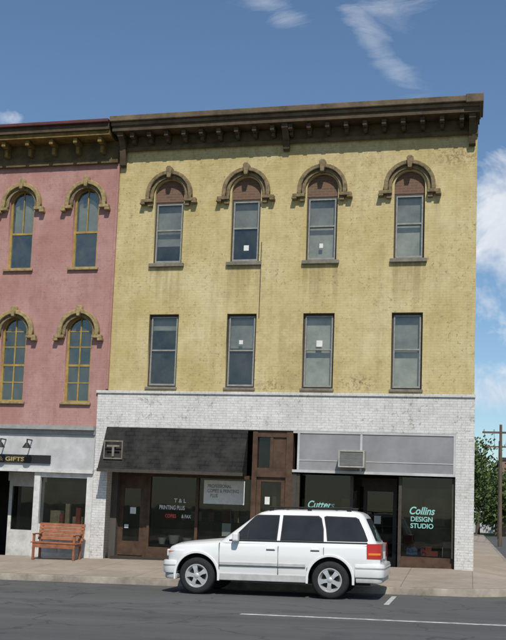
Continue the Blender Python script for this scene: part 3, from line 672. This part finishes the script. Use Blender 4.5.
for wx in (FW,RW):
    for s in (-1,1):
        lathe('tyre',[(.215,.905),(.25,.925),(.31,.93),(.345,.915),(.365,.885),(.368,.80),(.365,.71),(.34,.68),(.22,.68)],wx,WR,M_tyre,s)
        lathe('wheel_rim',[(.0,.84),(.17,.845),(.20,.90),(.214,.926),(.236,.926),(.238,.90)],wx,WR,M_rim,s)
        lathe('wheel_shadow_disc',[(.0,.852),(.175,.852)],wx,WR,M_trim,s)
        v=[];f=[]
        for k in range(5):
            a=2*pi*k/5+pi/2+(.2 if wx<2 else .5); ca,sa=cos(a),sin(a)
            for (r0,w0,yy) in ((.035,.040,.922),(.12,.034,.925),(.21,.055,.918)):
                for sg in (-1,1):
                    v.append((wx+r0*ca-sg*w0*sa,s*yy,WR+r0*sa+sg*w0*ca)); v.append((wx+r0*ca-sg*w0*1.15*sa,s*(yy-.05),WR+r0*sa+sg*w0*1.15*ca))
            b=12*k
            for q in (0,4):
                f+= [(b+q,b+q+2,b+q+6,b+q+4),(b+q,b+q+1,b+q+5,b+q+4),(b+q+2,b+q+3,b+q+7,b+q+6)]
        mobj('wheel_spokes',v,f,M_rim,C,keep=False,smooth=30)
        lathe('wheel_hub',[(.0,.935),(.035,.933),(.058,.922),(.066,.88)],wx,WR,M_rim,s,24)

# ------------------------------------------------------------ distant things down the side street
def tree(x,y,h,r,nm='tree'):
    T=empty(nm,(x,y,0))
    bm=bmesh.new(); rnd=random.Random(int(x*10+y))
    def limb(p0,p1,r0,r1):
        d=(p1-p0); q=d.to_track_quat('Z','Y')
        vs=[]
        for p,rr in ((p0,r0),(p1,r1)):
            vs.append([bm.verts.new(p+q@Vector((rr*cos(2*pi*i/7),rr*sin(2*pi*i/7),0))) for i in range(7)])
        for i in range(7): bm.faces.new((vs[0][i],vs[0][(i+1)%7],vs[1][(i+1)%7],vs[1][i]))
    top=Vector((0,0,h*.45)); limb(Vector((0,0,-.3)),top,.28,.18)
    tips=[]
    for i in range(9):
        a=i*2.4; e=Vector((cos(a)*r*.6*rnd.uniform(.5,1),sin(a)*r*.6*rnd.uniform(.5,1),h*rnd.uniform(.5,.9))); limb(top*rnd.uniform(.7,1),e,.1,.03); tips.append(e)
    me=bpy.data.meshes.new('w'); bm.to_mesh(me); bm.free(); link(me,'trunk_and_limbs',M_pole,T,keep=False)
    v=[];f=[]
    for e in tips+[Vector((0,0,h*.85)),Vector((r*.3,0,h*.35)),Vector((-r*.3,0,h*.35))]:
        for c_ in range(5):
            cc=e+Vector((rnd.gauss(0,r*.28),rnd.gauss(0,r*.28),rnd.gauss(0,r*.22)))
            for j in range(70):
                p=cc+Vector((rnd.gauss(0,.45),rnd.gauss(0,.45),rnd.gauss(0,.35)))
                n_=Vector((rnd.uniform(-1,1),rnd.uniform(-1,1),rnd.uniform(-.3,1))).normalized(); u=n_.orthogonal().normalized()*.13; w=n_.cross(u)
                k=len(v); v+=[p-u-w*.6,p+u-w*.6,p+u+w*.6,p-u+w*.6]; f.append((k,k+1,k+2,k+3))
    me=bpy.data.meshes.new('l'); me.from_pydata([tuple(q) for q in v],[],f); link(me,'crown',M_leaf,T,keep=False)
tree(-.6,68,8.3,3.0); tree(-4.5,74,9.5,3.4); tree(.9,92,8.0,2.6); tree(6.5,98,9,3.2); tree(12.5,50,9,3); tree(2.6,76.5,6.2,2.0)
D=empty('brick_warehouse',(9,80,0))
box('walls',3.0,24,80,92,-.5,7.8,M_brk,D); box('roof',2.9,24.1,79.9,92.1,7.8,8.1,M_roof,D)
boxes('windows',[(4.0+i*2.6,5.2+i*2.6,79.93,79.97,z,z+1.7) for i in range(7) for z in (1.3,4.8)],M_cg,D)
boxes('window_surrounds',[(3.9+i*2.6,5.3+i*2.6,79.90,79.98,z-.15,z-.02) for i in range(7) for z in (1.3,4.8)],M_sill,D)
H=empty('pale_house',(-4,104,0))
box('walls',-9,4.5,104,112,-.3,3.6,M_cream,H)
mobj('roof',[(-9.3,103.7,3.6),(4.8,103.7,3.6),(4.8,112.3,3.6),(-9.3,112.3,3.6),(-9.3,108,6),(4.8,108,6)],[(0,1,5,4),(2,3,4,5),(0,4,3),(1,2,5),(0,3,2,1)],M_roof,H)
boxes('windows',[(-8+i*2.4,-7+i*2.4,103.95,103.98,1.2,2.5) for i in range(5)],M_cg,H)
for (x,y,h) in ((1.75,38,7.6),(2.35,62,8.4)):
    U=empty('utility_pole',(x,y,0)); bpy.context.view_layer.update()
    v=[];f=[]
    for i in range(12):
        a=2*pi*i/12; v+=[(.13*cos(a),.13*sin(a),0),(.08*cos(a),.08*sin(a),h)]
    f=[(2*i,2*i+1,(2*i+3)%24,(2*i+2)%24) for i in range(12)]+[tuple(range(1,24,2))]
    mobj('shaft',v,f,M_pole,U,keep=False,smooth=40)
    box('cross_arm',-1.1,1.1,-.05,.05,h-.55,h-.43,M_pole,U,keep=False)
    boxes('insulators',[(q-.04,q+.04,-.04,.04,h-.43,h-.3) for q in (-1,-.4,.4,1)],M_metal,U,keep=False)
v=[];f=[]
W=empty('overhead_wires',(1.75,38,7))
for q in (-1,-.4,.4,1):
    pts=[]
    for i in range(13):
        k=i/12; pts.append(Vector((1.75+q+.6*k,38+24*k,7.3+.8*k-1.6*k*(1-k))))
    for i in range(12):
        a,b=pts[i],pts[i+1]; k=len(v); v+=[a+Vector((.012,0,0)),a-Vector((.012,0,0)),b-Vector((.012,0,0)),b+Vector((.012,0,0)),a+Vector((0,0,.02)),b+Vector((0,0,.02))]
        f+=[(k,k+1,k+2,k+3),(k,k+3,k+5,k+4),(k+1,k+2,k+5,k+4)]
mobj('wires',v,f,M_black,W)

# ------------------------------------------------------------ sky, sun
sun_el=radians(50); sun_az=radians(18)
sd=Vector((sin(sun_az)*cos(sun_el),-cos(sun_az)*cos(sun_el),sin(sun_el)))
w=bpy.data.worlds.new('World'); scene.world=w; w.use_nodes=True; nt=w.node_tree; nt.nodes.clear()
try:
    w.cycles.sampling_method='MANUAL'; w.cycles.sample_map_resolution=256
except Exception: pass
class WN_(NT):
    def __init__(s): s.t=nt; s.n=nt.nodes; s.l=nt.links
ww=WN_()
sky=ww.node('ShaderNodeTexSky'); sky.sky_type='NISHITA'; sky.sun_disc=False; sky.sun_elevation=sun_el
sky.sun_rotation=atan2(sd.x,sd.y); sky.air_density=1.0; sky.dust_density=.4; sky.ozone_density=1.6
bg=ww.node('ShaderNodeBackground'); bg.inputs[1].default_value=.10; out=ww.node('ShaderNodeOutputWorld'); ww.con(bg.outputs[0],out.inputs[0])
tc=ww.node('ShaderNodeTexCoord'); dirv=tc.outputs['Generated']
sp=ww.node('ShaderNodeSeparateXYZ'); ww.con(dirv,sp.inputs[0])
az=ww.math('ARCTAN2',sp.outputs[0],sp.outputs[1]); el=ww.math('ARCSINE',sp.outputs[2])
n1=ww.noise(dirv,9,5,.68,.5)
mp=ww.node('ShaderNodeMapping'); mp.inputs['Rotation'].default_value=(0,radians(45),0); mp.inputs['Scale'].default_value=(5,7,22); ww.con(dirv,mp.inputs['Vector'])
n3=ww.noise(mp.outputs[0],1.6,5,.62,1.2)
def blob(a,e,sa,se,amp,phi=0):
    c_,s_=cos(phi),sin(phi)
    da=ww.math('SUBTRACT',az,a); de=ww.math('SUBTRACT',el,e)
    u=ww.math('ADD',ww.math('MULTIPLY',da,c_/sa),ww.math('MULTIPLY',de,s_/sa)); v_=ww.math('ADD',ww.math('MULTIPLY',da,-s_/se),ww.math('MULTIPLY',de,c_/se))
    d=ww.math('ADD',ww.math('MULTIPLY',u,u),ww.math('MULTIPLY',v_,v_))
    return ww.math('MULTIPLY',ww.math('EXPONENT',ww.math('MULTIPLY',d,-1.)),amp)
def dens(bl,n,amp,thr,gain,cap):
    m=None
    for b_ in bl:
        q=blob(*b_); m=q if m is None else ww.math('MAXIMUM',m,q)
    d=ww.math('MULTIPLY',ww.math('SUBTRACT',ww.math('ADD',m,ww.math('MULTIPLY',ww.math('SUBTRACT',n,.5),amp)),thr),gain)
    d=ww.math('MULTIPLY',ww.math('MINIMUM',ww.math('MAXIMUM',d,0.),1.),ww.math('MINIMUM',ww.math('MULTIPLY',m,3.),1.))
    return ww.math('MULTIPLY',d,cap)
d1=dens([(.075,.280,.085,.062,1.35),(.16,.21,.16,.05,.9),(-.475,.365,.03,.012,.8),(.06,.12,.14,.03,.7),(.6,.3,.2,.08,.9),(-.9,.25,.25,.07,.8),(2.4,.3,.4,.09,.9)],n1,2.4,.30,1.9,.97)
d2=dens([(-.097,.448,.055,.014,.72,-.8),(-.085,.50,.05,.03,.6),(-.204,.480,.045,.014,.5,-.35),(-.70,.42,.12,.04,.7)],n3,2.0,.20,1.2,.50)
sk=ww.mix(1.,sky.outputs[0],(.90,1.03,1.10),'MULTIPLY')
ccol=ww.mix(ww.ramp(n1,.4,.65),(6.0,6.7,7.8),(8.8,9.0,9.3))
c=ww.mix(ww.math('MAXIMUM',d1,d2),sk,ccol); ww.con(c,bg.inputs[0])
L=bpy.data.lights.new('sun','SUN'); L.energy=4.3; L.angle=radians(.53); L.color=(1,.955,.88)
Lo=bpy.data.objects.new('sun',L); col.objects.link(Lo); Lo.rotation_euler=sd.to_track_quat('Z','Y').to_euler(); Lo.location=(0,-10,30)

# ------------------------------------------------------------ camera
f_,ps,th,ro=1006.,.2479,.1133,.04099
fw=Vector((-sin(ps)*cos(th),cos(ps)*cos(th),sin(th))); r0=Vector((cos(ps),sin(ps),0)); u0=r0.cross(fw)
r=cos(ro)*r0+sin(ro)*u0; u=-sin(ro)*r0+cos(ro)*u0
cam=bpy.data.cameras.new('camera'); co=bpy.data.objects.new('camera',cam); col.objects.link(co)
cam.sensor_fit='VERTICAL'; cam.sensor_height=24; cam.lens=24*f_/640; cam.shift_x=35.45/640; cam.shift_y=74.39/640
cam.clip_end=6000; cam.clip_start=.1
co.matrix_world=Matrix(((r.x,u.x,-fw.x,-.1),(r.y,u.y,-fw.y,-26.21),(r.z,u.z,-fw.z,1.727),(0,0,0,1)))
scene.camera=co
scene.view_settings.view_transform='Standard'; scene.view_settings.look='None'; scene.view_settings.exposure=0
